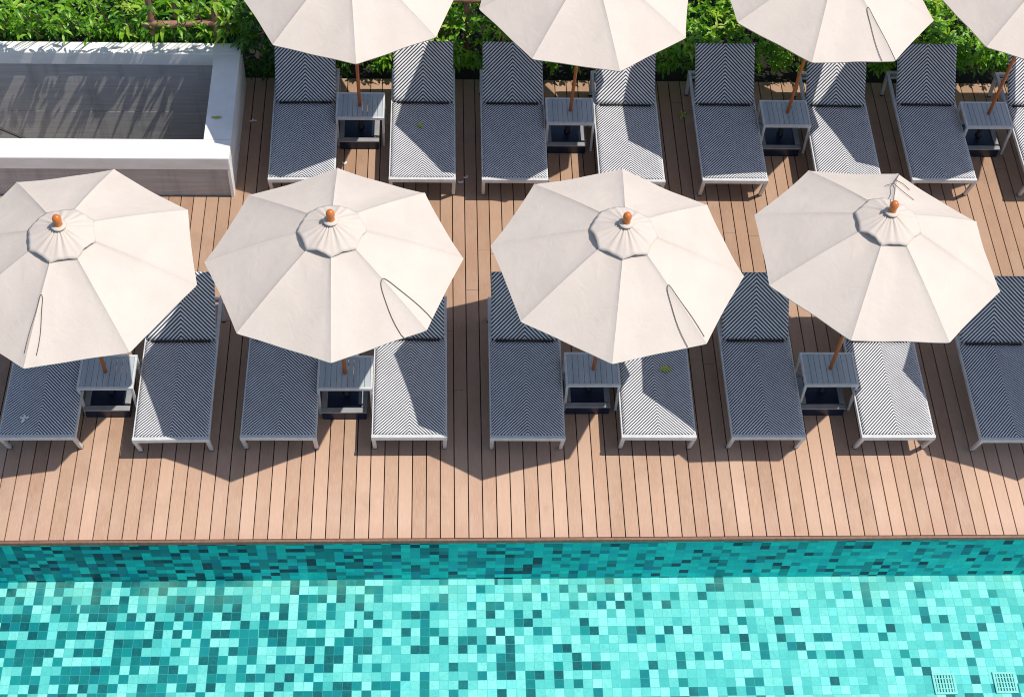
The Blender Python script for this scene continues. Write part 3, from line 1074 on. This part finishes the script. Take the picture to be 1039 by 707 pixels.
def shrub(cx, half, y0, depth, h0, h1, seed, label, mat, size=0.092, dens=1.0, strap=False, tone=0.5, zlow=0.12, lean=0.0):
    rng = np.random.default_rng(seed)
    r = empty('shrub', (cx, y0 + depth / 2, -0.045))
    tag(r, label, 'shrub', GH)
    org = np.array([cx, y0 + depth / 2, -0.045])
    lump = [(rng.uniform(-half, half), rng.uniform(0, depth), rng.uniform(0.2, 0.45), rng.uniform(0.05, 0.17)) for _ in range(9)]

    def top(x, y):
        z = h0 + (h1 - h0) * np.clip((y - 0.05) / 0.55, 0, 1)
        for lx, ly, lr, lh in lump:
            z = z + lh * np.exp(-((x - lx) ** 2 + (y - ly) ** 2) / (lr * lr))
        return z
    nt = int(half * 2 * depth * 125 * dens)
    x = rng.uniform(-half - 0.08, half + 0.08, nt)
    y = rng.uniform(0.0, depth, nt) ** 1.0
    z = top(x, y) - np.abs(rng.normal(0, 0.075, nt))
    tp = np.stack([x, y, z], 1)
    td = np.stack([rng.normal(0, 0.42, nt), rng.normal(-0.22, 0.42, nt), np.ones(nt)], 1)
    nf = int(half * 2 * h1 * 110 * dens)
    xf = rng.uniform(-half - 0.08, half + 0.08, nf)
    zf = zlow + (h0 + 0.12 - zlow) * rng.uniform(0, 1, nf) ** 0.75
    yf = 0.02 + np.abs(rng.normal(0, 0.07, nf)) + 0.16 * (1 - zf / h0).clip(0, 1)
    fp = np.stack([xf, yf, zf], 1)
    fd = np.stack([rng.normal(0, 0.45, nf), -np.ones(nf), rng.uniform(0.1, 1.2, nf)], 1)
    ni = int(half * 2 * depth * 90 * dens)
    xi = rng.uniform(-half, half, ni); yi = rng.uniform(0.1, depth, ni)
    zi = top(xi, yi) * rng.uniform(0.35, 0.85, ni)
    ip = np.stack([xi, yi, zi], 1)
    idr = np.stack([rng.normal(0, 0.6, ni), rng.normal(-0.3, 0.6, ni), np.ones(ni)], 1)
    parts = []
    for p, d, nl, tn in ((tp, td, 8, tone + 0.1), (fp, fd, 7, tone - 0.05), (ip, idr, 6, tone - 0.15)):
        d = d / np.linalg.norm(d, axis=1)[:, None]
        p = p - np.stack([0 * p[:, 2], lean * np.clip(p[:, 2] - 0.45, 0, 1) * np.exp(-p[:, 1] / 0.8), 0 * p[:, 2]], 1)
        p = p + np.array([cx, y0, 0.0]) - org
        parts.append(leaf_cloud(rng, p, d, nl, size, 0.34, 0.35, tn))
    if strap:     # a few long strap leaves arching out of the shrub
        ns = 16
        p = np.stack([rng.uniform(-half, half, ns), rng.uniform(0.05, 0.5, ns), h1 + rng.uniform(-0.08, 0.06, ns)], 1) + np.array([cx, y0, 0.0]) - org
        d = np.stack([rng.normal(0, 0.25, ns), rng.normal(-0.25, 0.2, ns), np.ones(ns)], 1)
        d /= np.linalg.norm(d, axis=1)[:, None]
        parts.append(leaf_cloud(rng, p, d, 6, 0.21, 0.17, 0.35, 0.8))
    sprays = []
    if cx < -2.2:          # loose sprays lean out over the parapet
        ns = 24
        sp = np.stack([rng.uniform(-half - 0.05, half + 0.05, ns), rng.normal(-0.245, 0.05, ns), rng.uniform(0.95, 1.40, ns)], 1)
        p = sp + np.array([cx, y0, 0.0]) - org
        d = np.stack([rng.normal(0, 0.25, ns), rng.normal(-0.2, 0.3, ns), np.ones(ns)], 1)
        d /= np.linalg.norm(d, axis=1)[:, None]
        parts.append(leaf_cloud(rng, p, d, 6, 0.12, 0.30, 0.5, 0.7))
        sprays = p.tolist()
    obj('foliage', leaves_mesh('foliage', parts, mat), r)
    for px, py, pz in sprays:
        b = MB()
        b.tube([(px * 0.9, py + 0.55, 0.3), (px * 0.97, py + 0.22, pz * 0.75), (px, py, pz + 0.02)], [0.008, 0.006, 0.003], 5)
        obj('twig', b.mesh('twig', M['stem']), r)
    for _ in range(9):
        sx, sy = rng.uniform(-half * 0.8, half * 0.8), rng.uniform(0.25, min(depth, 1.4))
        ex, ey = sx + rng.normal(0, 0.12), sy + rng.normal(-0.05, 0.12)
        zt = h1 * rng.uniform(0.75, 0.98)
        pts = [(sx, sy, 0.0), ((sx * 2 + ex) / 3 + 0.02, (sy * 2 + ey) / 3, zt * 0.4), (ex, ey, zt)]
        b = MB()
        b.tube([(px, py + y0 - org[1], pz) for px, py, pz in pts], [0.014, 0.010, 0.005], 6)
        obj('stem', b.mesh('stem', M['stem']), r)
    return r

SHRUBS = [
    # centre x, half width, front y, depth, front height, back height, label, material, strap, tone
    (-5.05, 0.55, 12.70, 2.1, 0.72, 0.95, 'bushy green shrub behind the white parapet at the far left corner', 'leaf', False, 0.50),
    (-3.92, 0.62, 12.70, 2.1, 0.72, 0.92, 'bright green shrub behind the white parapet, left of the brown trellis post', 'leaf', False, 0.55),
    (-2.72, 0.58, 12.70, 1.9, 0.66, 0.80, 'strap-leaved green shrub growing through the brown trellis behind the parapet', 'leaf', True, 0.50),
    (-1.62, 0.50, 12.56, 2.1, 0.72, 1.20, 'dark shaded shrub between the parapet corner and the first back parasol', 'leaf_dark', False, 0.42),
    (-0.55, 0.55, 12.66, 1.9, 0.45, 0.58, 'shrub behind the back row side table nearest the parapet', 'leaf', False, 0.65),
    (0.50, 0.52, 12.60, 2.0, 0.42, 0.50, 'shrub showing in the gap between the first and second back parasols', 'leaf', False, 0.68),
    (1.62, 0.60, 12.70, 1.8, 0.45, 0.58, 'shrub behind the second back row side table', 'leaf', False, 0.70),
    (2.80, 0.58, 12.62, 2.0, 0.42, 0.50, 'shrub showing in the gap between the second and third back parasols', 'leaf', False, 0.68),
    (3.98, 0.60, 12.70, 1.8, 0.45, 0.58, 'shrub behind the third back row side table', 'leaf', False, 0.70),
    (5.12, 0.56, 12.62, 2.0, 0.42, 0.50, 'bright green shrub in the gap left of the rightmost back parasol', 'leaf', False, 0.68),
    (6.25, 0.58, 12.70, 1.9, 0.45, 0.58, 'shrub behind the rightmost back row side table', 'leaf', False, 0.65),
]
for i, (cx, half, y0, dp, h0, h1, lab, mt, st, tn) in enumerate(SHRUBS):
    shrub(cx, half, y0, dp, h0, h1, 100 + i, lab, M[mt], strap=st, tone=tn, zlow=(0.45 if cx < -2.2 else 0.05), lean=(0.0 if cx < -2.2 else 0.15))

# ------------------------------------------------------------------ rustic trellises in the hedge
def wobble_bar(pts, r, seed):
    rnd = random.Random(seed)
    b = MB()
    a, c = Vector(pts[0]), Vector(pts[1])
    N = 7
    P, Rr = [], []
    for i in range(N):
        q = a.lerp(c, i / (N - 1))
        if 0 < i < N - 1:
            q += Vector((rnd.uniform(-1, 1), rnd.uniform(-1, 1), rnd.uniform(-1, 1))) * 0.007
        P.append(q); Rr.append(r * rnd.uniform(0.85, 1.15))
    return b.tube(P, Rr, 8)

r = empty('trellis', (-2.8, 12.90, -0.045))
tag(r, 'brown rustic wooden trellis rising from the shrubs behind the parapet', 'trellis')
io = -Vector(r.location)
for i, (x, xx) in enumerate(((-3.13, -3.10), (-2.86, -2.84), (-2.62, -2.66), (-2.44, -2.40))):
    part('post', wobble_bar([(x, 12.715 if i in (0, 3) else 12.80, -0.045 if i in (0, 3) else 0.80), (xx, 12.78, 1.75)], 0.038 if i in (0, 3) else 0.026, i), M['trellis'], r, io)
for z, k in ((0.80, 5), (1.24, 6), (1.62, 7)):
    part('rail', wobble_bar([(-3.22, 12.735 + (z - .86) * .06, z), (-2.32, 12.745 + (z - .86) * .06, z + 0.03)], 0.036, k), M['trellis'], r, io)

r = empty('trellis', (0.35, 13.0, -0.045))
tag(r, 'brown wooden trellis half hidden between the first and second back parasols', 'trellis')
io = -Vector(r.location)
for i, (x, xx) in enumerate(((0.02, 0.06), (0.32, 0.30), (0.72, 0.70))):
    part('post', wobble_bar([(x, 13.02, -0.045), (xx, 13.10, 1.7)], 0.034, 30 + i), M['trellis'], r, io)
for z, k in ((0.98, 35), (1.40, 36)):
    part('rail', wobble_bar([(-0.06, 12.975, z), (0.80, 12.975, z + 0.02)], 0.034, k), M['trellis'], r, io)

# ------------------------------------------------------------------ fallen leaves and petals
def leaf_piece(name, spots, size, wid, mat, loc, label, cat, group=None, curl=0.2):
    b = MB(); bm = b.bm
    for ang, ln, dx, dy in spots:
        c, s = math.cos(ang), math.sin(ang)
        prof = [(0, 0.06, 0.0), (0.25, 0.8, 0.06), (0.5, 1.0, 0.10), (0.78, 0.66, 0.09), (1.0, 0.04, 0.03)]
        rows = []
        for t, w, z in prof:
            row = []
            for u, zz in ((-1, 0.10), (0, 0.0), (1, 0.10)):
                lx, ly = t * ln * size, u * w * wid * size * ln / 2
                row.append((dx + lx * c - ly * s, dy + lx * s + ly * c, 0.004 + (z * curl * 2 + zz * curl * w) * size))
            rows.append(row)
        for lay in (0, 1):
            vv = [[bm.verts.new((x, y, z + lay * 0.0012)) for x, y, z in row] for row in rows]
            for r0, r1 in zip(vv, vv[1:]):
                for j in range(2):
                    bm.faces.new((r0[j], r1[j], r1[j + 1], r0[j + 1]))
    me = b.mesh(name, mat)
    o = obj(name, me, None, loc)
    tag(o, label, cat, group)
    return o

leaf_piece('fallen_leaf', [(0.6, 1.0, 0, 0), (1.7, 0.9, 0.0, 0.0), (3.0, 0.7, 0, 0), (-0.9, 0.75, 0, 0), (4.4, 1.2, 0, 0)], 0.085, 0.32, M['fallen'],
           (2.735, 12.215, 0.003), 'spray of yellow-green leaves fallen on the shaded deck', 'leaf')
leaf_piece('fallen_leaf', [(0.1, 1.0, -0.05, 0)], 0.125, 0.5, M['fallen'], (2.164, 8.455, ZS), 'yellow-green leaf lying on a poolside lounger seat', 'leaf')
leaf_piece('fallen_leaf', [(1.0, 1.0, -0.02, -0.02), (0.2, 0.7, -0.02, -0.02)], 0.085, 0.5, M['fallen'], (-0.207, 11.68, ZS), 'small yellow leaf on a back row lounger seat', 'leaf')
leaf_piece('fallen_leaf', [(0.1, 1.0, -0.05, 0), (2.9, 0.5, -0.02, 0)], 0.10, 0.36, M['fallen'], (-2.33, 11.527, RZ), 'olive leaf lying on the white parapet top', 'leaf')
GP = 'white petals dropped on the furniture and deck'
leaf_piece('petal', [(0.3, 1, 0, 0), (1.7, 1, 0, 0), (3.0, 1, 0, 0), (4.4, 1.2, 0, 0)], 0.045, 0.55, M['petal'], (-3.818, 7.915, ZS - 0.004), 'white flower lying on the leftmost poolside lounger', 'flower', GP)
leaf_piece('petal', [(0.1, 1, 0, 0), (1.9, 0.8, 0, 0), (3.4, 1, 0, 0)], 0.045, 0.5, M['petal'], (-2.052, 12.075, 0.002), 'white petal on the dark deck beside the parapet', 'petal', GP)
leaf_piece('petal', [(0.6, 1, 0, 0), (2.2, 0.8, 0, 0)], 0.05, 0.6, M['petal'], (0.225, 11.165, 0.002), 'white petal on the deck, nearer the pool of a close pair', 'petal', GP)
leaf_piece('petal', [(1.2, 1, 0, 0), (2.6, 0.8, 0, 0)], 0.045, 0.6, M['petal'], (0.292, 11.235, 0.002), 'white petal on the deck, nearer the hedge of a close pair', 'petal', GP)
leaf_piece('petal', [(0.9, 1, 0, 0), (2.0, 0.9, 0, 0)], 0.05, 0.55, M['petal'], (-1.03, 11.43, 0.002), 'white petal before the back side table nearest the parapet', 'petal', GP)

# ------------------------------------------------------------------ drain grates on the pool floor
b = MB()
S = 0.105
for s in (-1, 1):
    b.box(-S, S, s * (S - 0.011) - 0.011, s * (S - 0.011) + 0.011, 0, 0.012, 0.002)
    b.box(s * (S - 0.011) - 0.011, s * (S - 0.011) + 0.011, -S + 0.0225, S - 0.0225, 0, 0.0115, 0.002)
for i in range(6):
    x = -S + 0.036 + i * (2 * S - 0.072) / 5
    b.box(x - 0.008, x + 0.008, -S + 0.0225, S - 0.0225, 0, 0.011, 0.002)
for j in range(3):
    y = -S + 0.055 + j * (2 * S - 0.11) / 2
    b.box(-S + 0.023, S - 0.023, y - 0.004, y + 0.004, 0, 0.010)
gm = b.mesh('drain_grate', M['grate'])
for x, y, lab in ((4.672, 5.722, 'pale square drain grate on the pool floor, farther from the right edge'), (5.244, 5.727, 'pale square drain grate on the pool floor, nearest the right edge')):
    tag(obj('drain_grate', gm, None, (x, y, FLOOR_Z + 0.003)), lab, 'drain grate', 'drain grates on the pool floor')
